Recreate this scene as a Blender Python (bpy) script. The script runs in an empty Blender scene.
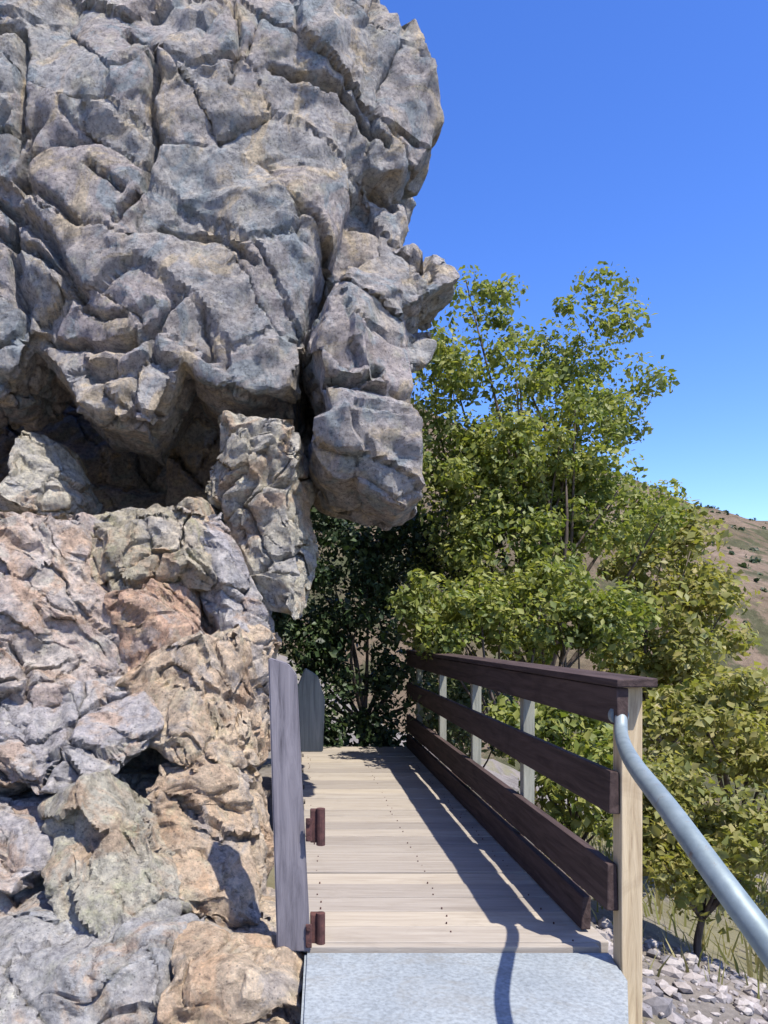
import bpy, bmesh, math, random
import numpy as np
from mathutils import Vector

scene = bpy.context.scene
COL = scene.collection
EYE = 1.35                       # camera height above the boardwalk (z = 0)
F = 750.0                        # focal length in pixels of the 768 x 1024 frame
VX, VY = 300.0, 635.0            # where the boardwalk's direction vanishes

# ------------------------------------------------------------------ camera
cam = bpy.data.cameras.new("camera")
cam.sensor_fit = 'VERTICAL'
cam.sensor_height = 36.0
cam.lens = F / 1024 * 36
cam.shift_x = (384 - VX) / 1024
cam.shift_y = (VY - 512) / 1024
cam.clip_start = 0.05
cam.clip_end = 6000
co = bpy.data.objects.new("camera", cam)
co.location = (0, 0, EYE)
co.rotation_euler = (math.radians(90), 0, 0)
COL.objects.link(co)
scene.camera = co

# ------------------------------------------------------------------ sky, sun, exposure
SUN_FROM = Vector((0.32, -0.45, 1.0)).normalized()
ELEV = math.asin(SUN_FROM.z)
AZ = math.atan2(SUN_FROM.x, SUN_FROM.y)
w = bpy.data.worlds.new("World")
scene.world = w
w.use_nodes = True
nt = w.node_tree
bg = nt.nodes["Background"]
sky = nt.nodes.new("ShaderNodeTexSky")
sky.sky_type = 'NISHITA'
sky.sun_disc = False
sky.sun_elevation = ELEV
sky.sun_rotation = AZ
sky.altitude = 1800
sky.air_density = 1.0
sky.dust_density = 2.0
sky.ozone_density = 2.0
hs = nt.nodes.new("ShaderNodeHueSaturation")
hs.inputs['Saturation'].default_value = 1.30
hs.inputs['Hue'].default_value = 0.517
hs.inputs['Value'].default_value = 1.62
nt.links.new(sky.outputs[0], hs.inputs['Color'])
nt.links.new(hs.outputs[0], bg.inputs[0])
bg.inputs[1].default_value = 0.13
sl = bpy.data.lights.new("sun", 'SUN')
sl.energy = 5.0
sl.angle = math.radians(0.5)
sl.color = (1.0, 0.94, 0.85)
so = bpy.data.objects.new("sun", sl)
so.rotation_euler = SUN_FROM.to_track_quat('Z', 'Y').to_euler()
so.location = (5, -6, 14)
COL.objects.link(so)
scene.view_settings.view_transform = 'Standard'
scene.view_settings.look = 'None'
scene.view_settings.gamma = 1
scene.view_settings.use_curve_mapping = False
scene.view_settings.exposure = 0.62

# ------------------------------------------------------------------ helpers
def P(px, py, d):
    return Vector(((px - VX) * d / F, d, EYE + (VY - py) * d / F))

def tag(o, label=None, cat=None, group=None, kind=None):
    if label: o['label'] = label
    if cat: o['category'] = cat
    if group: o['group'] = group
    if kind: o['kind'] = kind
    return o

def empty(name, loc):
    o = bpy.data.objects.new(name, None)
    o.location = loc
    o.empty_display_size = 0.1
    COL.objects.link(o)
    return o

def link(name, me, mat=None, parent=None, smooth=False):
    o = bpy.data.objects.new(name, me)
    if mat: me.materials.append(mat)
    if smooth:
        me.polygons.foreach_set('use_smooth', [True] * len(me.polygons))
    COL.objects.link(o)
    if parent:
        o.parent = parent
        o.location = -parent.location if parent.parent is None else Vector((0, 0, 0))
    return o

def mesh_from(verts, faces, name="mesh"):
    me = bpy.data.meshes.new(name)
    me.from_pydata([tuple(v) for v in verts], [], faces)
    me.update()
    return me

def bm_mesh(bm, name="mesh"):
    me = bpy.data.meshes.new(name)
    bmesh.ops.recalc_face_normals(bm, faces=bm.faces)
    bm.to_mesh(me)
    bm.free()
    return me

def tube(bm, pts, rad, seg=16, cap=True):
    pts = [Vector(p) for p in pts]
    rads = rad if isinstance(rad, (list, tuple)) else [rad] * len(pts)
    rings = []
    up = None
    for i, p in enumerate(pts):
        t = (pts[min(i + 1, len(pts) - 1)] - pts[max(i - 1, 0)]).normalized()
        if up is None:
            up = t.orthogonal().normalized()
        up = (up - t * up.dot(t)).normalized()
        s = t.cross(up)
        rings.append([bm.verts.new(p + (up * math.cos(a) + s * math.sin(a)) * rads[i]) for a in [2 * math.pi * k / seg for k in range(seg)]])
    for a, b in zip(rings, rings[1:]):
        for k in range(seg):
            bm.faces.new((a[k], a[(k + 1) % seg], b[(k + 1) % seg], b[k]))
    if cap:
        bm.faces.new(rings[0][::-1]); bm.faces.new(rings[-1])
    return rings

# vectorised noise -------------------------------------------------
def _h(ix, iy, iz, s):
    ix = ix.astype(np.int64); iy = iy.astype(np.int64); iz = iz.astype(np.int64)
    h = (ix * 374761393 + iy * 668265263 + iz * 2147483647 + s * 1274126177) & 0xFFFFFFFF
    h = ((h ^ (h >> 13)) * 1274126177) & 0xFFFFFFFF
    h = ((h ^ (h >> 16)) * 2246822519) & 0xFFFFFFFF
    return ((h ^ (h >> 15)) & 0xFFFFFF) / float(0xFFFFFF)

def vnoise(p, s=0):
    i = np.floor(p); f = p - i
    u = f * f * (3 - 2 * f)
    r = 0
    for dx in (0, 1):
        for dy in (0, 1):
            for dz in (0, 1):
                wt = (u[:, 0] if dx else 1 - u[:, 0]) * (u[:, 1] if dy else 1 - u[:, 1]) * (u[:, 2] if dz else 1 - u[:, 2])
                r = r + wt * _h(i[:, 0] + dx, i[:, 1] + dy, i[:, 2] + dz, s)
    return r * 2 - 1

def fbm(p, s=0, oct=4):
    r = 0; a = 1
    for k in range(oct):
        r = r + a * vnoise(p * 2 ** k + 17.3 * k, s + k)
        a *= .5
    return r

def voro(p, s=0):
    """F1, F2, a random tilted plane per cell (makes broken flat facets) and a random value per cell"""
    i = np.floor(p)
    n = len(p)
    f1 = np.full(n, 9.); f2 = np.full(n, 9.); fac = np.zeros(n); cv = np.zeros(n)
    for dx in (-1, 0, 1):
        for dy in (-1, 0, 1):
            for dz in (-1, 0, 1):
                c0, c1, c2 = i[:, 0] + dx, i[:, 1] + dy, i[:, 2] + dz
                rx = c0 + _h(c0, c1, c2, s); ry = c1 + _h(c0, c1, c2, s + 1); rz = c2 + _h(c0, c1, c2, s + 2)
                ex, ey, ez = p[:, 0] - rx, p[:, 1] - ry, p[:, 2] - rz
                d = np.sqrt(ex * ex + ey * ey + ez * ez)
                near = d < f1
                f2 = np.where(near, f1, np.minimum(f2, d))
                pl = (_h(c0, c1, c2, s + 3) - .5) * 1.3 + (_h(c0, c1, c2, s + 4) - .5) * 1.5 * ex \
                    + (_h(c0, c1, c2, s + 5) - .5) * 1.5 * ey + (_h(c0, c1, c2, s + 6) - .5) * 1.5 * ez
                fac = np.where(near, pl, fac)
                cv = np.where(near, _h(c0, c1, c2, s + 7), cv)
                f1 = np.minimum(f1, d)
    return f1, f2, fac, cv

# ------------------------------------------------------------------ materials
class N:
    """tiny wrapper to wire node materials"""
    def __init__(self, name):
        self.m = bpy.data.materials.new(name)
        self.m.use_nodes = True
        self.t = self.m.node_tree
        self.b = self.t.nodes["Principled BSDF"]
    def n(self, typ, **kw):
        x = self.t.nodes.new(typ)
        for k, v in kw.items():
            if k.startswith('i_'):
                x.inputs[k[2:].replace('_', ' ')].default_value = v
            else:
                setattr(x, k, v)
        return x
    def l(self, a, b): self.t.links.new(a, b)
    def coords(self, scale=(1, 1, 1), rot=(0, 0, 0), which='Object'):
        tc = self.n("ShaderNodeTexCoord")
        mp = self.n("ShaderNodeMapping")
        mp.inputs['Scale'].default_value = scale
        mp.inputs['Rotation'].default_value = rot
        self.l(tc.outputs[which], mp.inputs['Vector'])
        return mp.outputs[0]
    def noise(self, v, scale, detail=6, rough=.6, dist=0.0):
        x = self.n("ShaderNodeTexNoise", i_Scale=scale, i_Detail=detail, i_Roughness=rough, i_Distortion=dist)
        self.l(v, x.inputs['Vector'])
        return x
    def ramp(self, fac, stops, interp='LINEAR'):
        r = self.n("ShaderNodeValToRGB")
        r.color_ramp.interpolation = interp
        e = r.color_ramp.elements
        while len(e) < len(stops): e.new(0.5)
        for k, (pos, c) in enumerate(stops):
            e[k].position = pos
            e[k].color = (*c, 1) if len(c) == 3 else c
        self.l(fac, r.inputs[0])
        return r.outputs[0]
    def mix(self, fac, a, b, mode='MIX'):
        x = self.n("ShaderNodeMix", data_type='RGBA', blend_type=mode)
        for sock, val in ((x.inputs[0], fac), (x.inputs[6], a), (x.inputs[7], b)):
            if hasattr(val, 'is_output') or isinstance(val, bpy.types.NodeSocket): self.l(val, sock)
            elif isinstance(val, (int, float)): sock.default_value = val
            else: sock.default_value = (*val, 1)
        return x.outputs[2]
    def bump(self, h, strength, dist, normal=None):
        b = self.n("ShaderNodeBump", i_Strength=strength, i_Distance=dist)
        self.l(h, b.inputs['Height'])
        if normal: self.l(normal, b.inputs['Normal'])
        return b.outputs[0]
    def out(self, col, rough=.85, normal=None, spec=.25):
        if isinstance(col, bpy.types.NodeSocket): self.l(col, self.b.inputs['Base Color'])
        else: self.b.inputs['Base Color'].default_value = (*col, 1)
        self.b.inputs['Roughness'].default_value = rough
        self.b.inputs['Specular IOR Level'].default_value = spec
        if normal: self.l(normal, self.b.inputs['Normal'])
        return self.m

def rock_mat(name, tones, lichen=(.50, .47, .36), stain=(.30, .17, .10), stain_amt=.35, scale=1.0, share=.6, shared=((.40, .39, .39), (.56, .50, .40), (.54, .36, .23))):
    """broken volcanic rock: three body tones, pale lichen, rusty stain, dark mineral specks"""
    k = N(name)
    v = k.coords((1, 1, 1))
    big = k.noise(v, 1.15 * scale, 4, .6, .6)
    c = k.ramp(big.outputs[0], [(.30, tones[0]), (.5, tones[1]), (.70, tones[2])])
    at = k.n("ShaderNodeAttribute", attribute_name="block")
    c = k.mix(.55, c, k.ramp(at.outputs['Fac'], [(0.0, tones[1]), (.35, tones[0]), (.7, tones[2]), (1.0, tuple(min(1, 1.35 * q) for q in tones[1]))]))
    st = k.noise(v, 1.7 * scale, 5, .62, 1.0)
    c = k.mix(k.ramp(st.outputs[0], [(.56, (0, 0, 0)), (.70, (stain_amt,) * 3)]), c, stain)
    wide = k.noise(k.coords((1, 1, 1), (.7, .1, .5)), 2.1, 7, .66, 1.4)
    c = k.mix(k.ramp(wide.outputs[0], [(.42, (share,) * 3), (.5, (0, 0, 0)), (.60, (share,) * 3)]), c, k.ramp(wide.outputs[0], [(.40, shared[0]), (.5, shared[1]), (.62, shared[2])]))
    li = k.noise(k.coords((1, 1, 1), (.4, .9, .2)), 5.5 * scale, 8, .72, .4)
    c = k.mix(k.ramp(li.outputs[0], [(.54, (0, 0, 0)), (.64, (.62,) * 3)]), c, lichen)
    fine = k.noise(v, 26, 6, .75)
    c = k.mix(1.0, c, k.ramp(fine.outputs[0], [(.28, (.36, .36, .37)), (.5, (1, 1, 1)), (.72, (1.45, 1.42, 1.34))]), 'MULTIPLY')
    sp = k.n("ShaderNodeTexVoronoi", i_Scale=34.0)
    k.l(v, sp.inputs['Vector'])
    c = k.mix(k.ramp(sp.outputs['Distance'], [(.10, (.55,) * 3), (.2, (0, 0, 0))]), c, (.06, .06, .065))
    # hairline joints
    jo = k.n("ShaderNodeTexVoronoi", feature='DISTANCE_TO_EDGE', i_Scale=5.3)
    wv = k.mix(.18, k.coords((1, 1, 1.5), (.5, .2, .3)), k.noise(v, 4, 3).outputs['Color'])
    k.l(wv, jo.inputs['Vector'])
    jr = k.ramp(jo.outputs['Distance'], [(.0, (0, 0, 0)), (.035, (1, 1, 1))])
    b1 = k.bump(jr, .5, .02)
    b2 = k.bump(k.noise(v, 7, 9, .78).outputs[0], 1.0, .11, b1)
    ch = []
    for sc_, rt in ((9.0, .3), (23.0, 1.1)):
        x = k.n("ShaderNodeTexVoronoi", i_Scale=sc_, i_Randomness=1.0)
        k.l(k.mix(.10, k.coords((1, 1, 1.6), (rt, .5, .2)), k.noise(v, 7, 4, .7).outputs['Color']), x.inputs['Vector'])
        ch.append(x.outputs['Color'])
    c = k.mix(.30, c, k.mix(1, c, k.ramp(ch[1], [(.2, (.60, .60, .62)), (.55, (1, 1, 1)), (.85, (1.40, 1.38, 1.32))]), 'MULTIPLY'))
    b3 = k.bump(ch[0], .55, .035, b2)
    b4 = k.bump(ch[1], .6, .016, b3)
    b5 = k.bump(fine.outputs[0], .8, .016, b4)
    return k.out(c, .95, b5, .15)

GREY = ((.235, .235, .265), (.30, .30, .325), (.27, .285, .31))
M_CLIFF = rock_mat("cliff_rock", ((.42, .365, .37), (.50, .455, .40), (.38, .40, .405)), lichen=(.44, .42, .34), stain=(.33, .26, .20), stain_amt=.55, shared=((.31, .35, .37), (.43, .39, .37), (.58, .48, .34)), share=.85)

def wood_mat(name, a, b, dark, axis='X', rough=.8):
    k = N(name)
    sc = {'X': (1.2, 16, 16), 'Y': (16, 1.2, 16), 'Z': (16, 16, 1.2)}[axis]
    v = k.coords(sc)
    isl = k.n("ShaderNodeNewGeometry")
    off = k.n("ShaderNodeVectorMath", operation='MULTIPLY_ADD')
    k.l(isl.outputs['Random Per Island'], off.inputs[0])
    off.inputs[1].default_value = (37, 51, 29)
    k.l(v, off.inputs[2])
    g = k.noise(off.outputs[0], 1.6, 7, .65, .8)
    c = k.ramp(g.outputs[0], [(.25, dark), (.42, a), (.62, b), (.8, tuple(min(1, q * 1.15) for q in b))])
    c = k.mix(1.0, c, k.ramp(isl.outputs['Random Per Island'], [(0, (.80, .80, .82)), (.5, (1, 1, 1)), (1, (1.14, 1.12, 1.06))]), 'MULTIPLY')
    st = k.noise(k.coords((1, 1, 1)), 3.5, 6, .65, .5)
    c = k.mix(k.ramp(st.outputs[0], [(.56, (0, 0, 0)), (.75, (.5,) * 3)]), c, dark)
    return k.out(c, rough, k.bump(g.outputs[0], .6, .008), .2)

M_DECK = wood_mat("weathered_deck_boards", (.29, .255, .215), (.34, .305, .26), (.22, .19, .155), 'X', .85)
M_POSTGREY = wood_mat("grey_weathered_timber", (.15, .14, .155), (.215, .20, .215), (.065, .06, .068), 'Z')
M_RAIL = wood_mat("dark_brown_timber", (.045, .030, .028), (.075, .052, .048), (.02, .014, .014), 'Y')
M_POST = wood_mat("tan_post_timber", (.42, .33, .21), (.55, .45, .30), (.20, .13, .08), 'Z')

M_POSTPALE = wood_mat("silvered_post_timber", (.22, .225, .19), (.30, .30, .25), (.12, .12, .10), 'Z')

def concrete_mat():
    k = N("pale_concrete")
    v = k.coords()
    a = k.noise(v, 1.6, 6, .6, .4)
    c = k.ramp(a.outputs[0], [(.3, (.215, .245, .265)), (.55, (.275, .305, .32)), (.75, (.31, .33, .33))])
    f = k.noise(v, 55, 5, .7)
    c = k.mix(1, c, k.ramp(f.outputs[0], [(.3, (.62, .62, .62)), (.55, (1, 1, 1)), (.75, (1.22, 1.22, 1.2))]), 'MULTIPLY')
    s = k.noise(v, 3.2, 9, .74, 1.2)
    c = k.mix(k.ramp(s.outputs[0], [(.50, (0, 0, 0)), (.68, (.7,) * 3)]), c, (.19, .185, .165))
    return k.out(c, .9, k.bump(f.outputs[0], .35, .006), .25)
M_CONC = concrete_mat()

def pipe_mat():
    k = N("galvanised_blue_grey_pipe")
    v = k.coords()
    a = k.noise(v, 9, 5, .65)
    c = k.ramp(a.outputs[0], [(.3, (.14, .18, .19)), (.55, (.23, .28, .29)), (.75, (.30, .34, .34))])
    s = k.noise(v, 22, 6, .7, .6)
    c = k.mix(k.ramp(s.outputs[0], [(.62, (0, 0, 0)), (.70, (.7,) * 3)]), c, (.17, .10, .06))
    k.b.inputs['Metallic'].default_value = .35
    return k.out(c, .55, k.bump(s.outputs[0], .15, .002), .5)
M_PIPE = pipe_mat()

def rust_mat():
    k = N("rusty_iron")
    a = k.noise(k.coords(), 30, 6, .7)
    c = k.ramp(a.outputs[0], [(.3, (.035, .018, .016)), (.55, (.085, .038, .035)), (.75, (.15, .065, .045))])
    return k.out(c, .8, k.bump(a.outputs[0], .5, .003), .3)
M_RUST = rust_mat()

def leaf_mat(name, cols, trans=.42):
    k = N(name)
    g = k.n("ShaderNodeNewGeometry")
    c = k.ramp(g.outputs['Random Per Island'], [(i / (len(cols) - 1), q) for i, q in enumerate(cols)])
    big = k.noise(k.coords(), 1.3, 3, .6)
    c = k.mix(1, c, k.ramp(big.outputs[0], [(.3, (.72, .78, .75)), (.6, (1.12, 1.08, .95))]), 'MULTIPLY')
    k.out(c, .5, None, .35)
    tr = k.n("ShaderNodeBsdfTranslucent")
    k.l(k.mix(1, c, (1.25, 1.3, .6), 'MULTIPLY'), tr.inputs[0])
    ms = k.n("ShaderNodeMixShader")
    ms.inputs[0].default_value = trans
    k.l(k.b.outputs[0], ms.inputs[1]); k.l(tr.outputs[0], ms.inputs[2])
    k.l(ms.outputs[0], k.t.nodes["Material Output"].inputs[0])
    return k.m
M_LEAF = leaf_mat("bright_leaves", [(.09, .13, .035), (.17, .21, .05), (.24, .26, .065), (.31, .32, .11), (.20, .245, .12)])
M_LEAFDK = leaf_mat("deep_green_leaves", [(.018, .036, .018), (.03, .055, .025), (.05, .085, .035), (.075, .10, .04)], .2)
M_LEAFYL = leaf_mat("olive_leaves", [(.17, .185, .05), (.25, .25, .07), (.29, .28, .10), (.33, .29, .13), (.21, .24, .09)])
M_LEAFBL = leaf_mat("grey_green_leaves", [(.08, .12, .07), (.13, .17, .10), (.17, .20, .12), (.20, .21, .13)])

def bark_mat():
    k = N("bark")
    a = k.noise(k.coords((9, 9, 2)), 2, 6, .65)
    return k.out(k.ramp(a.outputs[0], [(.3, (.05, .04, .03)), (.6, (.13, .10, .08)), (.8, (.19, .16, .13))]), .9, k.bump(a.outputs[0], .7, .02), .2)
M_BARK = bark_mat()

def ground_mat():
    k = N("earth_and_scree")
    v = k.coords()
    a = k.noise(v, .9, 8, .65, .5)
    c = k.ramp(a.outputs[0], [(.3, (.12, .105, .09)), (.5, (.21, .19, .17)), (.7, (.26, .22, .19))])
    f = k.noise(v, 18, 8, .75)
    c = k.mix(1, c, k.ramp(f.outputs[0], [(.3, (.6, .6, .6)), (.55, (1, 1, 1)), (.75, (1.3, 1.3, 1.3))]), 'MULTIPLY')
    gr = k.noise(v, .35, 5, .6)
    c = k.mix(k.ramp(gr.outputs[0], [(.50, (0, 0, 0)), (.60, (.6,) * 3)]), c, (.17, .16, .07))
    return k.out(c, .95, k.bump(f.outputs[0], .8, .03), .15)
M_GROUND = ground_mat()

def hill_mat():
    k = N("dry_brush_hillside")
    v = k.coords()
    a = k.noise(v, .028, 6, .62, .6)
    c = k.ramp(a.outputs[0], [(.34, (.10, .09, .05)), (.50, (.16, .12, .08)), (.62, (.22, .165, .12)), (.74, (.32, .25, .20))])
    b = k.noise(v, .16, 7, .7)
    c = k.mix(k.ramp(b.outputs[0], [(.50, (0, 0, 0)), (.57, (.8,) * 3)]), c, (.065, .075, .035))
    f = k.noise(v, .9, 6, .75)
    c = k.mix(1, c, k.ramp(f.outputs[0], [(.3, (.6, .6, .6)), (.55, (1, 1, 1)), (.75, (1.25, 1.25, 1.2))]), 'MULTIPLY')
    return k.out(c, .95, k.bump(f.outputs[0], 1, .6), .1)
M_HILL = hill_mat()

# ------------------------------------------------------------------ ground, hills
def sm(a, b, x):
    t = np.clip((x - a) / (b - a), 0, 1)
    return t * t * (3 - 2 * t)

def gz(x, y):
    x = np.asarray(x, float); y = np.asarray(y, float)
    p = np.stack([x, y, x * 0], -1).reshape(-1, 3)
    z = -.30 + .0 * x
    z = z - .42 * sm(1.45, 2.0, x)
    z = z - .22 * np.clip(x - 2.0, 0, 4) - .33 * np.clip(x - 6, 0, 30) - .06 * np.clip(y - 9, 0, 60) * sm(1, 6, x)
    z = z + .55 * np.clip(-x - 1.0, 0, 12)
    z = z - .10 * np.clip(y - 9.4, 0, 12)
    nz = (fbm(p * .55, 3, 4) * .10 + fbm(p * 3.1, 8, 3) * .025).reshape(x.shape)
    nz = nz * np.where((x > -.3) & (x < 1.5) & (y < 9.3), .25, 1)
    r = np.hypot(x, y)
    z = np.maximum(z, -14 + .0 * r) + nz * (1 + sm(10, 60, r) * 6)
    return z

def polar(rs, angs, zf):
    R, A = np.meshgrid(rs, angs, indexing='ij')
    X, Y = R * np.sin(A), R * np.cos(A) + 2.0
    Z = zf(X, Y)
    nr, na = R.shape
    verts = np.stack([X, Y, Z], -1).reshape(-1, 3)
    faces = []
    for i in range(nr - 1):
        for j in range(na):
            k = (j + 1) % na
            faces.append((i * na + j, i * na + k, (i + 1) * na + k, (i + 1) * na + j))
    return verts, faces

rs = np.concatenate([[.02], np.geomspace(.3, 4000, 150)])
gv, gf = polar(rs, np.linspace(0, 2 * math.pi, 240, endpoint=False), gz)
tag(link("ground", mesh_from(gv, gf), M_GROUND, smooth=True), kind='structure')

# far hillside: rises beyond the valley, its ridge falling to the right
hx = np.linspace(-140, 330, 190); hy = np.linspace(38, 330, 120)
HX, HY = np.meshgrid(hx, hy, indexing='ij')
crest = np.clip(34 - (HX - 58) * .34, -6, 62)
crest = crest + fbm(np.stack([HX * .03, HX * 0, HX * 0], -1).reshape(-1, 3), 5, 4).reshape(HX.shape) * 2.6
up = sm(38, 150, HY) * .45 + .55 * np.clip((HY - 38) / 112, 0, 1)
down = 1 - .75 * sm(150, 330, HY)
pp = np.stack([HX, HY, HX * 0], -1).reshape(-1, 3)
HZ = -16 + (crest + 16) * up * down + (fbm(pp * .045, 21, 5) * 2.6).reshape(HX.shape) * sm(38, 70, HY)
hverts = np.stack([HX, HY, HZ], -1).reshape(-1, 3)
nyy = len(hy)
hf = [(i * nyy + j, (i + 1) * nyy + j, (i + 1) * nyy + j + 1, i * nyy + j + 1) for i in range(len(hx) - 1) for j in range(nyy - 1)]
tag(link("hillside", mesh_from(hverts, hf), M_HILL, smooth=True), kind='structure')

# ------------------------------------------------------------------ rock builder
def hull_into(bm, front, thick, rnd, jit=.10, bulge=.12, lean=0.0):
    """front: [(px, py, d)...]; the rock goes back by `thick` metres behind that face"""
    pts = []
    c = Vector((0, 0, 0))
    for q in front:
        v = P(*q)
        c += v
        pts.append(v + Vector((0, rnd.uniform(-jit, jit), 0)))
    c /= len(front)
    base = list(pts)
    for v in base:                                     # shoulders set back a little, then the back
        out = (v - c)
        pts.append(v + out * .06 + Vector((0, thick * .35, 0)))
        pts.append(c + out * .92 + Vector((0, thick, lean)))
    for _ in range(5):
        a, b = rnd.choice(base), rnd.choice(base)
        m = c.lerp(a.lerp(b, rnd.random()), rnd.uniform(.2, .75))
        pts.append(m + Vector((0, -bulge * rnd.uniform(.4, 1.2), 0)))
    vs = [bm.verts.new(v) for v in pts]
    r = bmesh.ops.convex_hull(bm, input=vs)
    junk = [e for e in r['geom_interior'] if isinstance(e, bmesh.types.BMVert)]
    junk += [e for e in r['geom_unused'] if isinstance(e, bmesh.types.BMVert)]
    bmesh.ops.delete(bm, geom=list(set(junk)), context='VERTS')

def voxel(me, size):
    o = bpy.data.objects.new("temporary", me)
    COL.objects.link(o)
    md = o.modifiers.new("r", 'REMESH'); md.mode = 'VOXEL'; md.voxel_size = size
    dg = bpy.context.evaluated_depsgraph_get()
    out = bpy.data.meshes.new_from_object(o.evaluated_get(dg))
    bpy.data.objects.remove(o)
    bpy.data.meshes.remove(me)
    return out

def facet(p, s=0):
    """random heights on a skewed lattice joined by flat triangles: sharp, planar broken facets"""
    i = np.floor(p); f = p - i
    order = np.argsort(-f, axis=1)
    cur = i.copy()
    rows = np.arange(len(p))
    prev = _h(cur[:, 0], cur[:, 1], cur[:, 2], s)
    r = prev.copy()
    fs = np.take_along_axis(f, order, 1)
    for k in range(3):
        cur[rows, order[:, k]] += 1
        nx = _h(cur[:, 0], cur[:, 1], cur[:, 2], s)
        r = r + (nx - prev) * fs[:, k]
        prev = nx
    return r * 2 - 1

def rot3(seed):
    a = np.random.default_rng(seed).normal(size=(3, 3))
    q, _ = np.linalg.qr(a)
    return q

def erode(me, seed, amps, plates, crack=.06, csize=.9, fb=.012, tilt=-.6, warp=.03):
    """amps: [(size, height)] of flat facets; plates: (size, height) of stepped slabs along tilted joints"""
    n = len(me.vertices)
    co_ = np.empty(n * 3); me.vertices.foreach_get('co', co_); co_ = co_.reshape(-1, 3)
    nr = np.empty(n * 3); me.vertices.foreach_get('normal', nr); nr = nr.reshape(-1, 3)
    wv = np.stack([fbm(co_ * 2.2, seed + 60, 3), fbm(co_ * 2.2, seed + 70, 3), fbm(co_ * 2.2, seed + 80, 3)], -1)
    d = np.zeros(n)
    ct, st = math.cos(tilt), math.sin(tilt)
    q = np.stack([co_[:, 0] * ct + co_[:, 2] * st, co_[:, 1], -co_[:, 0] * st + co_[:, 2] * ct], -1) + wv * .03
    f1, f2, fac, cv = voro(q / (np.array([1.5, 1, .75]) * plates[0]), seed + 200)
    block = cv
    sh = np.stack([np.modf(cv * 7.31)[0], np.modf(cv * 13.77)[0], np.modf(cv * 29.13)[0]], -1) - .5
    off = sh * np.array([1, 2, 1]) * plates[1] * 1.6          # whole blocks shifted along their joints
    d -= .3 * crack * np.clip(1 - (f2 - f1) / .05, 0, 1)
    f1, f2, fac, cv = voro(q / (np.array([1.0, 1, 1.35]) * csize), seed + 300)
    gate = np.clip(fbm(co_ * .9, seed + 90, 3) * 2.2 + .5, 0, 1)
    d -= crack * gate * np.clip(1 - (f2 - f1) / .05, 0, 1)
    d += fb * fbm(co_ * 11, seed + 5, 4)
    for k, (sc, amp) in enumerate(amps):                       # broken flat facets: flat stays flat, creases stay sharp
        pp_ = (co_ + wv * warp * sc) @ rot3(seed * 7 + k) / sc + 13.1 * k
        off = off + amp * np.stack([facet(pp_, seed + 31 * k + 1), 1.35 * facet(pp_, seed + 31 * k + 2), facet(pp_, seed + 31 * k + 3)], -1)
    co_ = co_ + off
    co_ = co_ + nr * d[:, None]
    me.vertices.foreach_set('co', co_.reshape(-1))
    me.update(); me.polygons.foreach_set('use_smooth', [True] * len(me.polygons)); me.set_sharp_from_angle(angle=math.radians(24))
    a = me.attributes.new("block", 'FLOAT', 'POINT')
    a.data.foreach_set('value', (.6 * block + .4 * cv).astype(np.float32))
    me.update()

CRACKS = [  # (pixel polyline on the cliff face, half width in metres, depth)
    ([(158, 60), (155, 108), (162, 150), (148, 190), (120, 232)], .035, .16), ([(-30, 170), (0, 200), (48, 246), (88, 305)], .040, .18),
    ([(-30, 215), (10, 238), (42, 262), (72, 292)], .030, .14), ([(-20, 132), (28, 138)], .03, .12), ([(20, 180), (60, 215), (82, 232)], .028, .12),
    ([(124, 30), (150, 52)], .03, .12), ([(270, 70), (296, 73), (336, 76), (370, 106), (392, 118)], .032, .15), ([(165, 245), (222, 250), (258, 272)], .024, .10),
    ([(333, 268), (376, 248), (404, 236)], .035, .2), ([(-20, 372), (14, 378), (34, 396)], .03, .12), ([(90, 316), (132, 332)], .024, .1),
    ([(326, 240), (320, 300), (312, 345), (300, 402)], .04, .22), ([(92, 178), (124, 200)], .024, .1), ([(206, 330), (214, 372)], .024, .1),
    ([(-30, 20), (20, 24), (24, 100), (18, 150)], .03, .14), ([(318, 402), (352, 404), (372, 394)], .035, .15), ([(372, 150), (400, 168)], .04, .16),
    ([(230, -40), (240, 40), (232, 90)], .022, .08)]

def fissures(me, cracks):
    n = len(me.vertices)
    c = np.empty(n * 3); me.vertices.foreach_get('co', c); c = c.reshape(-1, 3)
    wob = np.stack([fbm(c * 5, 401, 3), fbm(c * 5, 402, 3)], -1) * .035
    push = np.zeros(n)
    for line, hw, dep in cracks:
        pts = [P(a, b, 5.55) for a, b in line]
        best = np.full(n, 9.)
        for a, b in zip(pts, pts[1:]):
            A = np.array([a.x, a.z]); B = np.array([b.x, b.z]); AB = B - A
            q = c[:, [0, 2]] + wob
            t = np.clip(((q - A) @ AB) / (AB @ AB), 0, 1)
            best = np.minimum(best, np.linalg.norm(q - A - t[:, None] * AB, axis=1))
        push = np.maximum(push, dep * np.clip(1.25 - best / hw, 0, 1))
    c[:, 1] += np.where(c[:, 1] < 6.7, push, 0)
    me.vertices.foreach_set('co', c.reshape(-1)); me.update()

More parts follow.
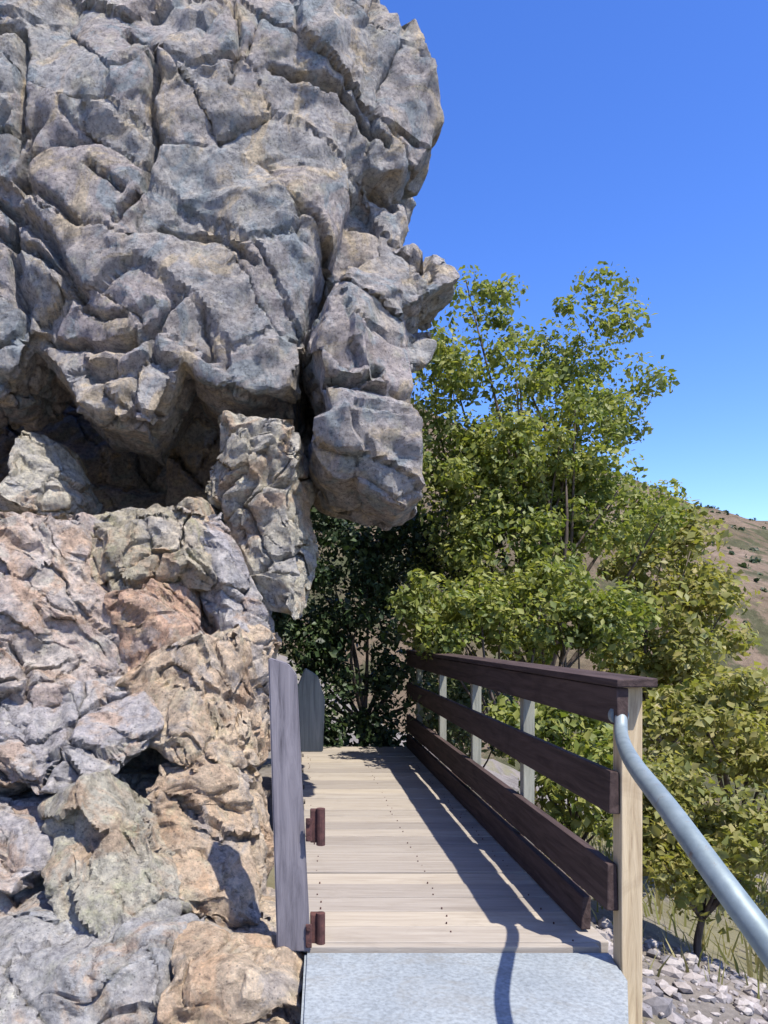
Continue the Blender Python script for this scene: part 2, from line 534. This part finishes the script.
# ---- the cliff: overhanging upper mass, back of the hollow, and the bank behind the boulders
rnd = random.Random(4)
bm = bmesh.new()
D = 5.6
hull_into(bm, [(-420, -330, 6.0), (60, -330, 6.0), (75, 100, 5.7), (60, 300, 5.6), (-20, 385, 5.5), (-420, 380, 5.6)], 3.2, rnd, .08, .10, 1.3)
hull_into(bm, [(40, -330, 6.2), (175, -330, 6.2), (185, 60, 5.8), (150, 210, 5.6), (172, 310, 5.4), (182, 362, 5.3), (142, 412, 5.2), (70, 400, 5.3), (20, 330, 5.5)], 3.2, rnd, .04, .08, 1.3)
hull_into(bm, [(165, -330, 6.2), (330, -330, 6.2), (372, 0, 6.0), (330, 215, 5.7), (310, 300, 5.5), (300, 392, 5.3), (240, 388, 5.3), (186, 368, 5.3), (150, 230, 5.6), (160, 60, 5.8)], 3.4, rnd, .04, .10, 1.3)
hull_into(bm, [(318, -40, 6.2), (362, -10, 6.2), (388, 48, 6.1), (428, 82, 6.0), (440, 112, 6.0), (426, 150, 6.0), (392, 176, 5.9), (345, 195, 5.8), (318, 80, 6.0)], 1.6, rnd, .05, .1)
hull_into(bm, [(300, 150, 6.1), (385, 170, 6.1), (405, 215, 6.0), (400, 260, 5.9), (310, 300, 5.8)], 1.5, rnd, .05, .05)
hull_into(bm, [(352, 248, 5.3), (405, 232, 5.5), (444, 246, 5.6), (456, 276, 5.6), (412, 290, 5.3), (350, 300, 5.25)], 1.0, rnd, .04, .04)
hull_into(bm, [(352, 256, 5.1), (404, 262, 5.2), (404, 350, 5.15), (404, 408, 5.1), (330, 405, 4.95), (318, 330, 5.0)], 1.5, rnd, .04, .10)
hull_into(bm, [(312, 414, 4.95), (345, 402, 4.9), (406, 410, 5.05), (404, 476, 5.1), (376, 494, 5.05), (322, 468, 5.0), (308, 440, 5.0)], 1.5, rnd, .03, .04)
hull_into(bm, [(404, 322, 5.5), (430, 326, 5.55), (424, 345, 5.5), (404, 350, 5.4)], .5, rnd, .02, .02)
hull_into(bm, [(-420, 300, 9.6), (200, 300, 10.2), (250, 380, 10.0), (258, 560, 9.0), (235, 760, 6.9), (-420, 760, 6.8)], 2.0, rnd, .1, .1)      # back of the hollow
hull_into(bm, [(-420, 560, 5.9), (70, 560, 5.9), (200, 580, 5.8), (215, 700, 5.6), (215, 860, 5.0), (220, 1000, 4.5), (150, 1250, 3.2), (-480, 1250, 3.2)], 4.6, rnd, .05, .0)
hull_into(bm, [(286, 385, 6.4), (345, 385, 6.3), (345, 455, 6.3), (318, 475, 6.3), (284, 450, 6.4)], 1.6, rnd, .02, .02)
hull_into(bm, [(160, 330, 8.0), (310, 330, 8.0), (285, 520, 8.2), (255, 640, 8.0), (170, 640, 8.0)], 1.2, rnd, .05, .05)
me = voxel(bm_mesh(bm), .027)
erode(me, 3, ((1.35, .17), (.50, .045), (.21, .030), (.10, .020)), (.62, .034), .15, 1.1, .007, -.6, .02)
fissures(me, CRACKS)
cliff = link("cliff", me, M_CLIFF)
tag(cliff, kind='structure')

# ---- the boulders piled under the overhang, each one a thing
def boulder(label, front, thick, mat, seed, vox=.017, bulge=.10, jit=.12, name="boulder", group="boulders piled beside the boardwalk"):
    r = random.Random(seed)
    b = bmesh.new()
    cx = sum(q[0] for q in front) / len(front); cy = sum(q[1] for q in front) / len(front)
    front = [(cx + (q[0] - cx) * 1.07 + r.uniform(-5, 5), cy + (q[1] - cy) * 1.07 + r.uniform(-5, 5), q[2]) for q in front]
    hull_into(b, front, thick, r, jit, bulge)
    me = voxel(bm_mesh(b), vox)
    erode(me, seed, ((.6, .12), (.28, .048), (.13, .026), (.06, .015)), (.26, .030), .09, .40, .006, -.6 + .5 * r.random(), .03)
    o = link(name, me, mat)
    return tag(o, label, "boulder", group)

R_PALE = rock_mat("pale_cream_rock", ((.48, .45, .37), (.60, .55, .43), (.50, .48, .44)), lichen=(.56, .52, .38), stain=(.36, .25, .13), stain_amt=.4)
R_PINK = rock_mat("pink_white_rock", ((.52, .41, .37), (.62, .51, .44), (.58, .55, .51)), lichen=(.55, .53, .44), stain=(.42, .25, .18), stain_amt=.6)
R_OLIVE = rock_mat("olive_stained_rock", ((.40, .36, .25), (.48, .43, .33), (.55, .48, .39)), lichen=(.46, .44, .25), stain=(.38, .22, .13), stain_amt=.7)
R_RUST = rock_mat("rusty_orange_rock", ((.58, .36, .25), (.64, .44, .32), (.57, .38, .27)), lichen=(.52, .44, .30), stain=(.40, .20, .12), stain_amt=.8)
R_TAN = rock_mat("tan_rock", ((.60, .44, .30), (.68, .54, .39), (.60, .50, .38)), lichen=(.54, .48, .33), stain=(.42, .27, .17), stain_amt=.5)
R_LILAC = rock_mat("lilac_grey_rock", ((.43, .41, .43), (.52, .49, .49), (.55, .52, .49)), lichen=(.50, .48, .40), stain=(.34, .24, .20), stain_amt=.35)
R_GREEN = rock_mat("lichen_green_rock", ((.46, .44, .36), (.56, .53, .43), (.52, .50, .44)), lichen=(.52, .52, .34), stain=(.36, .29, .18), stain_amt=.45)
R_BLUE = rock_mat("blue_grey_rock", ((.41, .42, .43), (.48, .48, .48), (.52, .50, .48)), lichen=(.48, .48, .40), stain=(.36, .28, .22), stain_amt=.35)

boulder("tall cream pillar of rock standing below the overhang, beside the dark hollow", [(226, 415, 5.5), (246, 440, 5.3), (288, 430, 5.3), (306, 452, 5.3), (292, 495, 5.2), (302, 555, 5.1), (296, 600, 5.0), (258, 608, 5.0), (232, 590, 5.1), (220, 520, 5.3)], 1.3, R_PALE, 11)
boulder("small pale triangular boulder wedged in the dark hollow under the overhang", [(14, 440, 5.7), (40, 446, 5.7), (76, 492, 5.5), (60, 512, 5.4), (8, 514, 5.5)], .8, R_PALE, 12)
boulder("olive stained boulder with a flat top just under the dark hollow", [(78, 518, 5.1), (135, 504, 5.1), (200, 508, 5.1), (222, 560, 5.0), (205, 590, 4.9), (112, 590, 4.8), (84, 570, 4.9)], 1.1, R_OLIVE, 13)
boulder("rusty orange boulder below the olive stained boulder", [(110, 588, 4.75), (150, 566, 4.8), (196, 574, 4.85), (216, 640, 4.7), (180, 668, 4.55), (112, 655, 4.55)], 1.0, R_RUST, 14)
boulder("pink and white boulder at the photo's left edge below the hollow", [(-160, 540, 4.8), (0, 528, 4.9), (66, 526, 4.9), (96, 590, 4.7), (108, 680, 4.45), (40, 712, 4.3), (-160, 720, 4.3)], 1.1, R_PINK, 15)
boulder("narrow lilac grey slab leaning between the cream pillar and the rusty boulder", [(200, 506, 5.2), (222, 520, 5.15), (240, 590, 5.0), (262, 640, 4.8), (228, 650, 4.7), (208, 590, 4.9)], .8, R_LILAC, 16)
boulder("broad tan boulder touching the grey post's top, below the rusty boulder", [(120, 660, 4.5), (180, 650, 4.55), (235, 636, 4.65), (256, 665, 4.6), (258, 758, 4.3), (200, 772, 4.15), (165, 762, 4.15), (118, 720, 4.3)], 1.1, R_TAN, 17)
boulder("lilac grey boulder above the small black gaps on the left", [(-160, 722, 4.25), (30, 714, 4.3), (118, 690, 4.35), (150, 735, 4.2), (140, 762, 4.05), (70, 796, 3.95), (-160, 796, 3.9)], 1.1, R_LILAC, 18)
boulder("tall tan boulder standing against the lower half of the grey post", [(160, 778, 4.0), (205, 768, 4.1), (248, 778, 4.15), (256, 850, 3.95), (260, 935, 3.6), (230, 965, 3.4), (182, 905, 3.5), (168, 850, 3.75)], 1.0, R_TAN, 19)
boulder("pale greenish rounded boulder in the middle of the lower pile", [(36, 822, 3.75), (100, 800, 3.85), (160, 832, 3.75), (184, 905, 3.5), (180, 945, 3.4), (95, 935, 3.35), (50, 915, 3.45)], 1.0, R_GREEN, 20)
boulder("lilac grey boulder with a black gap at the photo's left edge", [(-160, 800, 3.85), (-12, 800, 3.9), (34, 808, 3.85), (42, 850, 3.7), (14, 880, 3.55), (-160, 900, 3.4)], .9, R_LILAC, 21)
boulder("big blue grey boulder filling the photo's lower left corner", [(-160, 905, 3.35), (20, 890, 3.45), (60, 922, 3.35), (178, 950, 3.25), (196, 1010, 3.05), (190, 1120, 2.75), (-160, 1130, 2.7)], 1.1, R_BLUE, 22)
boulder("low tan pink rock at the edge of the concrete below the grey post", [(186, 955, 3.25), (232, 962, 3.3), (282, 962, 3.3), (304, 1000, 3.05), (306, 1120, 2.7), (188, 1120, 2.7)], .9, R_TAN, 23)

# ------------------------------------------------------------------ boardwalk and concrete path
def box_bm(bm, lo, hi, bev=0.0, rnd=None, wob=0.0):
    vs = [bm.verts.new((x + (rnd.uniform(-wob, wob) if rnd else 0), y + (rnd.uniform(-wob, wob) if rnd else 0), z + (rnd.uniform(-wob, wob) if rnd else 0)))
          for x in (lo[0], hi[0]) for y in (lo[1], hi[1]) for z in (lo[2], hi[2])]
    fs = [(0, 1, 3, 2), (4, 6, 7, 5), (0, 4, 5, 1), (2, 3, 7, 6), (0, 2, 6, 4), (1, 5, 7, 3)]
    faces = [bm.faces.new([vs[i] for i in f]) for f in fs]
    bmesh.ops.recalc_face_normals(bm, faces=faces)
    if bev:
        es = list({e for f in faces for e in f.edges})
        bmesh.ops.bevel(bm, geom=es, offset=bev, segments=2, affect='EDGES', profile=.6)

bm = bmesh.new()
r = random.Random(9)
y = 3.30
DECK_R = 1.335
while y < 9.0:
    wd = .185 + r.uniform(-.006, .006)
    z1 = r.uniform(-.004, .004)
    box_bm(bm, (.03 + r.uniform(-.02, .01), y, -.05 + z1), (DECK_R + r.uniform(-.02, .03), y + wd, z1), .007, r, .0025)
    y += wd + r.uniform(.006, .011)
tag(link("boardwalk", bm_mesh(bm), M_DECK), kind='structure')
bm = bmesh.new()
for yn in np.arange(3.27, 8.9, .1935):
    for x in (.10, .70, 1.20):
        for o_ in (.045, .14):
            if r.random() < .45: continue
            xx, yy_ = x + r.uniform(-.015, .015), yn + o_ + r.uniform(-.006, .006)
            tube(bm, [(xx, yy_, -.006), (xx, yy_, .0055)], .0036, 8)
tag(link("boardwalk_nails", bm_mesh(bm), M_RUST), kind='structure')
bm = bmesh.new()
for x in (.10, .7, 1.26):
    box_bm(bm, (x - .03, 3.32, -.33), (x + .03, 9.0, -.055), .004)
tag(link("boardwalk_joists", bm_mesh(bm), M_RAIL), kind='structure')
# nosing board at the near end of the boardwalk
bm = bmesh.new()
box_bm(bm, (.03, 3.255, -.16), (1.30, 3.294, -.002), .006)
tag(link("boardwalk_nosing", bm_mesh(bm), M_DECK), kind='structure')

# concrete path: an irregular slab narrowing towards the viewer
ol = [(.02, 3.248), (1.345, 3.248), (1.31, 3.0), (1.14, 2.6), (1.12, 2.0), (1.15, .5), (1.2, -4), (-.6, -4), (-.45, .5), (-.1, 1.8), (.0, 2.6)]
bm = bmesh.new()
tv = [bm.verts.new((a, b, -.022)) for a, b in ol]
bv = [bm.verts.new((a, b, -.45)) for a, b in ol]
bm.faces.new(tv); bm.faces.new(bv[::-1])
for i in range(len(ol)):
    j = (i + 1) % len(ol)
    bm.faces.new((tv[i], bv[i], bv[j], tv[j]))
bmesh.ops.recalc_face_normals(bm, faces=bm.faces)
bmesh.ops.bevel(bm, geom=[e for e in bm.edges if all(v.co.z > -.1 for v in e.verts)], offset=.012, segments=2, affect='EDGES')
tag(link("concrete_path", bm_mesh(bm), M_CONC), kind='structure')

# ------------------------------------------------------------------ railing
RX = 1.33                               # plane of the railing
rail = empty("railing", (RX, 3.2, -.1))
tag(rail, "dark brown timber railing along the boardwalk's open side with pale posts", "railing")
r = random.Random(2)
def beam(name, lo, hi, mat, parent, bev=.006, wob=.004):
    b = bmesh.new()
    box_bm(b, lo, hi, bev, r, wob)
    return link(name, bm_mesh(b), mat, parent)
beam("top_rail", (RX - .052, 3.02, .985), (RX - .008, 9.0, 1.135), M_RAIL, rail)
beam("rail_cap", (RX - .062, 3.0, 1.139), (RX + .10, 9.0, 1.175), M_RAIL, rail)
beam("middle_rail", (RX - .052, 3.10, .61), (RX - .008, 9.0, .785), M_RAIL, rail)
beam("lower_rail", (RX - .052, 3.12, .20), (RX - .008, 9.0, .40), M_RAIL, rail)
beam('shade_board', (RX - .052, 3.40, .012), (RX - .008, 9.0, .165), M_RAIL, rail)  # board added to broaden the dark shadow band along the deck's edge
beam("post", (RX - .005, 3.09, -1.0), (RX + .082, 3.18, 1.136), M_POST, rail)
for yy in (4.45, 5.75, 7.1, 8.5):
    beam("post", (RX - .005, yy, -1.0 if yy < 5 else -1.1), (RX + .06, yy + .065, 1.136), M_POSTPALE, rail)

# ------------------------------------------------------------------ pipe handrail
def smooth_path(ctrl, n=10):
    c = [Vector(q) for q in ctrl]
    c = [c[0] * 2 - c[1]] + c + [c[-1] * 2 - c[-2]]
    out = []
    for i in range(1, len(c) - 2):
        for k in range(n):
            t = k / n
            a, b, d, e = c[i - 1], c[i], c[i + 1], c[i + 2]
            out.append(.5 * ((2 * b) + (d - a) * t + (2 * a - 5 * b + 4 * d - e) * t * t + (3 * b - a - 3 * d + e) * t ** 3))
    out.append(c[-2])
    return out

pipe_root = empty("pipe_handrail", P(640, 780, 2.8))
tag(pipe_root, "blue grey metal pipe handrail bending away from the railing's near post towards the viewer", "handrail")
ctrl = [P(621, 716, 3.05), P(622, 738, 2.92), P(634, 764, 2.4), P(668, 808, 2.03), P(715, 873, 1.8), P(772, 950, 1.64), P(850, 1060, 1.45), P(905, 1140, 1.36)]
bm = bmesh.new()
tube(bm, smooth_path(ctrl), [.024 + .008 * min(1, i / 50) for i in range(71)], 20)
link("pipe", bm_mesh(bm), M_PIPE, pipe_root, True)
bm = bmesh.new()
tube(bm, [Vector((ctrl[0].x, 3.088, ctrl[0].z)), Vector((ctrl[0].x, 3.06, ctrl[0].z))], .038, 20)
link("flange", bm_mesh(bm), M_PIPE, pipe_root)
# its lower end stands on a short leg fixed in the ground beyond the frame
e = ctrl[-1]
bm = bmesh.new()
tube(bm, [e + Vector((0, 0, -.02)), Vector((e.x, e.y, -.75))], .04, 16)
link("leg", bm_mesh(bm), M_PIPE, pipe_root, True)

# ------------------------------------------------------------------ grey post with rusty brackets
gp = empty("gate_post", (.0, 3.3, -.1))
tag(gp, "weathered grey timber post leaning at the boardwalk's left corner with two rusty brackets", "post")
bm = bmesh.new()
a0 = P(277, 952, 3.24); a1 = P(311, 952, 3.24); b0 = P(268, 658, 3.30); b1 = P(297, 676, 3.30)
fr = [a0, a1, P(302, 780, 3.28), b1, P(288, 664, 3.30), b0]
fv = [bm.verts.new(v) for v in fr]
bk = [bm.verts.new(v + Vector((0, .13, 0))) for v in fr]
bm.faces.new(fv); bm.faces.new(bk[::-1])
for i in range(len(fr)):
    j = (i + 1) % len(fr)
    bm.faces.new((fv[i], bk[i], bk[j], fv[j]))
bmesh.ops.recalc_face_normals(bm, faces=bm.faces)
bmesh.ops.bevel(bm, geom=list(bm.edges), offset=.006, segments=2, affect='EDGES')
link("timber", bm_mesh(bm), M_POSTGREY, gp)
for py in (826, 930):
    bm = bmesh.new()
    c = P(317, py, 3.30)
    box_bm(bm, (c.x - .03, c.y - .010, c.z - .072), (c.x + .022, c.y + .03, c.z + .072), .006)
    box_bm(bm, (c.x - .050, c.y - .071, c.z - .050), (c.x - .024, c.y - .060, c.z + .050), .003)
    tube(bm, [(c.x + .016, c.y - .012, c.z - .080), (c.x + .016, c.y - .012, c.z + .080)], .020, 12)
    for dz in (-.035, .035):
        tube(bm, [(c.x - .037, c.y - .060, c.z + dz), (c.x - .037, c.y - .080, c.z + dz)], .009, 8)
    link("bracket", bm_mesh(bm), M_RUST, gp)

# short grey board at the far end of the walk
bm = bmesh.new()
c = P(312, 746, 6.6)
q = [P(296, 690, 6.6), P(305, 668, 6.6), P(318, 676, 6.6), P(325, 700, 6.6), P(323, 752, 6.6), P(298, 752, 6.6)]
fv = [bm.verts.new(v) for v in q]; bk = [bm.verts.new(v + Vector((0, .10, 0))) for v in q]
bm.faces.new(fv); bm.faces.new(bk[::-1])
for i in range(len(q)):
    j = (i + 1) % len(q)
    bm.faces.new((fv[i], bk[i], bk[j], fv[j]))
bmesh.ops.recalc_face_normals(bm, faces=bm.faces)
bmesh.ops.bevel(bm, geom=list(bm.edges), offset=.008, segments=2, affect='EDGES')
tag(link("board", bm_mesh(bm), M_POSTPALE), "short pointed grey board standing at the far left of the boardwalk behind the tall post", "board")

# ------------------------------------------------------------------ foliage
def leaf_cloud(clumps, size, rng, up=.35, droop=0.0):
    """clumps: [(centre, radius, count)]; every leaf a folded lozenge of two halves"""
    V = []; Fc = []
    base = 0
    for c, rad, cnt in clumps:
        dirs = rng.normal(size=(cnt, 3)); dirs /= np.linalg.norm(dirs, axis=1)[:, None]
        rr = rad * (.35 + .65 * rng.random(cnt) ** .6)
        pos = np.array(c) + dirs * rr[:, None] * np.array([1, 1, .85])
        nrm = dirs * .6 + rng.normal(size=(cnt, 3)) * .55 + np.array([0, 0, up])
        nrm /= np.linalg.norm(nrm, axis=1)[:, None]
        ax = np.cross(nrm, rng.normal(size=(cnt, 3))); ax /= np.linalg.norm(ax, axis=1)[:, None]
        sd = np.cross(nrm, ax)
        L = size * (.45 + 1.1 * rng.random(cnt) ** 1.4)[:, None]; W = L * (.22 + .16 * rng.random(cnt))[:, None]
        t = pos + ax * L * .5; b = pos - ax * L * .5
        l = pos + sd * W + nrm * L * .10 - ax * L * .06; q = pos - sd * W + nrm * L * .10 - ax * L * .06
        vv = np.stack([b, q, t, l], 1).reshape(-1, 3)
        V.append(vv)
        k = base + 4 * np.arange(cnt)
        Fc.append(np.stack([k, k + 1, k + 2, k + 3], 1))
        base += 4 * cnt
    V = np.concatenate(V); Fc = np.concatenate(Fc)
    # two triangles share the midrib so that the leaf is folded
    tri = np.concatenate([Fc[:, [0, 1, 2]], Fc[:, [0, 2, 3]]])
    me = bpy.data.meshes.new("leaves")
    me.vertices.add(len(V)); me.vertices.foreach_set('co', V.reshape(-1))
    me.loops.add(len(tri) * 3); me.loops.foreach_set('vertex_index', tri.reshape(-1).astype(np.int32))
    me.polygons.add(len(tri)); me.polygons.foreach_set('loop_start', np.arange(0, len(tri) * 3, 3, dtype=np.int32))
    me.update(calc_edges=True); me.validate()
    return me

def clumps_in(lobes, n, rng, rad, cnt):
    out = []
    wt = np.array([a * b * c for _, (a, b, c) in lobes]) ** .75
    wt /= wt.sum()
    for k in range(n):
        ce, ax = lobes[rng.choice(len(lobes), p=wt)]
        d = rng.normal(size=3); d /= np.linalg.norm(d)
        rr = (.25 + .75 * rng.random() ** .5)
        out.append((np.array(ce) + d * np.array(ax) * rr, rad * (.55 + .9 * rng.random()), int(cnt * (.5 + rng.random()))))
    return out

def limbs(bm, base, targets, r0, rng, fork=.35):
    base = Vector(base)
    mid = Vector(np.mean([np.array(t) for t in targets], 0))
    hub = base.lerp(mid, fork)
    tube(bm, smooth_path([base, base.lerp(hub, .5) + Vector(rng.normal(size=3) * .05), hub], 5), [r0 * (1 - .3 * i / 10) for i in range(11)], 8)
    for t in targets:
        t = Vector(t)
        m = hub.lerp(t, .5) + Vector(rng.normal(size=3) * .10 * (t - hub).length ** .7)
        path = smooth_path([hub, m, t], 5)
        tube(bm, path, [r0 * .55 * (1 - .85 * i / (len(path) - 1)) for i in range(len(path))], 6)

def W(px, py, d): return tuple(P(px, py, d))
def lobe(px, py, d, rx, ry, rd):
    return (W(px, py, d), (rx * d / F, rd, ry * d / F))

def plant(name, label, cat, lobes, n, rad, cnt, size, mat, seed, base, r0, group=None, wood='trunk', leafname='crown', nl=14, extra=None):
    rng = np.random.default_rng(seed)
    cl = clumps_in(lobes, n, rng, rad, cnt)
    if extra: cl += extra
    root = empty(name, base)
    tag(root, label, cat, group)
    link(leafname, leaf_cloud(cl, size, rng), mat, root)
    bm = bmesh.new()
    idx = rng.choice(len(cl), min(nl, len(cl)), replace=False)
    limbs(bm, base, [cl[i][0] for i in idx], r0, rng)
    link(wood, bm_mesh(bm), M_BARK, root, True)
    return root

def gbase(px, d, dz=-.05):
    x = (px - VX) * d / F
    return (x, d, float(gz(np.array([x]), np.array([d]))[0]) + dz)

# main tree behind the railing
plant("tree", "tall bright green tree rising beside the overhanging cliff behind the railing", "tree",
      [lobe(480, 345, 9.0, 42, 72, .7), lobe(582, 345, 9.2, 42, 66, .7), lobe(450, 460, 8.6, 48, 50, .8), lobe(540, 440, 9.0, 70, 60, 1.1),
       lobe(600, 505, 8.8, 75, 55, .9), lobe(560, 500, 8.5, 60, 60, .6), lobe(510, 470, 8.5, 60, 60, .6), lobe(500, 550, 8.8, 80, 60, 1.0), lobe(625, 395, 9.2, 32, 40, .5), lobe(652, 372, 9.2, 16, 10, .2), lobe(452, 372, 8.6, 30, 70, .4), lobe(425, 420, 8.4, 20, 60, .3)],
      250, .27, 150, .072, M_LEAF, 31, gbase(540, 9.2), .075, nl=30)
plant("bush", "leafy light green bush directly behind the railing's top board", "bush",
      [lobe(450, 615, 7.6, 50, 40, .6), lobe(540, 615, 7.6, 70, 45, .7), lobe(610, 610, 7.6, 40, 40, .5)],
      110, .2, 110, .07, M_LEAF, 32, gbase(540, 7.6), .05, "bushes around the boardwalk", 'stem', 'foliage')
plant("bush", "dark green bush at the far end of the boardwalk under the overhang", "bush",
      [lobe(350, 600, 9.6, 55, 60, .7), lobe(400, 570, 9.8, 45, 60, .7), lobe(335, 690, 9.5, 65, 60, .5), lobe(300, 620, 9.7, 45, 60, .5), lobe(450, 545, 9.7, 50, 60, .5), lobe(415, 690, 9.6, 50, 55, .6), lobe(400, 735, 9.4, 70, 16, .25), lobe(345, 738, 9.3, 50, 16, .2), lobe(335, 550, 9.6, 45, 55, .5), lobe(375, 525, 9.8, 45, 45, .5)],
      210, .27, 100, .085, M_LEAFDK, 33, gbase(370, 9.7), .06, "bushes around the boardwalk", 'stem', 'foliage')  # leaf colour made darker to carry the shade under the overhang
plant("bush", "pale olive bush on the slope to the right of the tall tree", "bush",
      [lobe(660, 570, 10, 50, 60, .9), lobe(690, 640, 9.6, 60, 60, .9), lobe(640, 640, 9.4, 50, 60, .8)],
      120, .27, 90, .10, M_LEAFYL, 34, gbase(665, 9.8), .06, "bushes around the boardwalk", 'stem', 'foliage')
plant("bush", "olive bush above the pipe handrail at the photo's right edge", "bush",
      [lobe(740, 730, 7.0, 70, 60, .7), lobe(690, 740, 6.8, 55, 60, .7), lobe(810, 740, 7.0, 60, 70, .7)],
      120, .20, 90, .08, M_LEAFYL, 35, gbase(735, 7.0), .045, "bushes around the boardwalk", 'stem', 'foliage')
plant("bush", "low yellow green bush beside the near post under the pipe handrail", "bush",
      [lobe(690, 850, 5.0, 55, 55, .45), lobe(745, 860, 4.9, 50, 60, .45), lobe(660, 800, 5.2, 40, 50, .4)],
      85, .15, 80, .065, M_LEAFYL, 36, gbase(700, 5.0), .03, "bushes around the boardwalk", 'stem', 'foliage')
plant("bush", "yellow green bush showing between the railing's middle and lower boards", "bush",
      [lobe(585, 790, 5.4, 45, 60, .4), lobe(560, 730, 6.0, 60, 50, .5)],
      70, .17, 80, .07, M_LEAF, 37, gbase(580, 5.6), .03, "bushes around the boardwalk", 'stem', 'foliage')
plant("bush", "grey green bush low behind the far half of the railing", "bush",
      [lobe(470, 720, 8.2, 50, 35, .5), lobe(440, 690, 8.8, 40, 35, .5)],
      45, .2, 70, .08, M_LEAFBL, 38, gbase(470, 8.4), .03, "bushes around the boardwalk", 'stem', 'foliage')

# far scrub on the hillside: a mass of brush nobody could count
rng = np.random.default_rng(77)
cl = []
for k in range(1100):
    x = rng.uniform(10, 150); yv = rng.uniform(45, 152)
    i = int(np.clip((x + 140) / 470 * 189, 0, 188)); j = int(np.clip((yv - 38) / 292 * 119, 0, 118))
    if x / yv < .25 or x / yv > 1.0: continue
    s = rng.uniform(.2, .8)
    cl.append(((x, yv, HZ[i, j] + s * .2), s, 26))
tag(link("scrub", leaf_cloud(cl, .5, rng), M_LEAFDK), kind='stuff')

# dry grass on the slope
rng = np.random.default_rng(5)
V = []; Fc = []
for k in range(9000):
    x = rng.uniform(1.9, 9); yv = rng.uniform(3.2, 13)
    if rng.random() > .35 + .65 * (math.sin(x * 2.1) * math.sin(yv * 1.7) > -.1): continue
    if x < 3.0 and yv < 4.3: continue
    z = float(-.3 - .42 * sm(1.45, 2.0, x) - .22 * np.clip(x - 2, 0, 4) - .33 * np.clip(x - 6, 0, 30) - .06 * np.clip(yv - 9, 0, 60) * sm(1, 6, x) - .1 * np.clip(yv - 9.4, 0, 12)) - .06
    a = rng.uniform(0, 6.28); h = rng.uniform(.12, .38); wd = rng.uniform(.006, .014); ln = rng.uniform(.03, .18)
    b = len(V); ca, sa = math.cos(a), math.sin(a); la = rng.uniform(0, 6.28)
    V += [(x - ca * wd, yv - sa * wd, z), (x + ca * wd, yv + sa * wd, z),
          (x + ca * wd * .6 + math.cos(la) * ln * .4, yv + sa * wd * .6 + math.sin(la) * ln * .4, z + h * .6),
          (x - ca * wd * .6 + math.cos(la) * ln * .4, yv - sa * wd * .6 + math.sin(la) * ln * .4, z + h * .6),
          (x + math.cos(la) * ln, yv + math.sin(la) * ln, z + h)]
    Fc += [(b, b + 1, b + 2, b + 3), (b + 3, b + 2, b + 4)]
M_GRASS = leaf_mat("dry_grass_blades", [(.20, .18, .08), (.28, .25, .12), (.16, .18, .06), (.34, .30, .17)], .3)
tag(link("grass", mesh_from(V, Fc), M_GRASS), kind='stuff')

# loose gravel on the ground to the right of the concrete
rng = np.random.default_rng(6)
V = []; Fc = []
ico = bmesh.new(); bmesh.ops.create_icosphere(ico, subdivisions=1, radius=1)
iv = np.array([v.co[:] for v in ico.verts]); inf = [[v.index for v in f.verts] for f in ico.faces]; ico.free()
for k in range(2600):
    x = rng.uniform(1.35, 3.8); yv = rng.uniform(1.2, 5.2)
    z = float(gz(np.array([x]), np.array([yv]))[0])
    s = .012 + .05 * rng.random() ** 3
    m = iv * (s * rng.uniform(.6, 1.3, 3)) * (1 + .25 * rng.normal(size=(len(iv), 1)) * .6)
    ang = rng.uniform(0, 6.28); ca, sa = math.cos(ang), math.sin(ang)
    m = np.stack([m[:, 0] * ca - m[:, 1] * sa, m[:, 0] * sa + m[:, 1] * ca, m[:, 2] * .75], -1) + np.array([x, yv, z + s * .2])
    b = len(V); V += [tuple(q) for q in m]; Fc += [tuple(b + i for i in f) for f in inf]
def gravel_mat():
    k = N("mixed_gravel")
    g = k.n("ShaderNodeNewGeometry")
    c = k.ramp(g.outputs['Random Per Island'], [(0, (.13, .125, .13)), (.3, (.23, .215, .22)), (.6, (.31, .275, .255)), (1, (.38, .35, .33))])
    f = k.noise(k.coords(), 60, 4, .7)
    return k.out(k.mix(1, c, k.ramp(f.outputs[0], [(.3, (.75,) * 3), (.7, (1.15,) * 3)]), 'MULTIPLY'), .9, k.bump(f.outputs[0], .4, .005), .2)
tag(link("gravel", mesh_from(V, Fc), gravel_mat()), kind='stuff')

# render settings that the place needs
scene.cycles.max_bounces = 6
scene.cycles.use_denoising = True
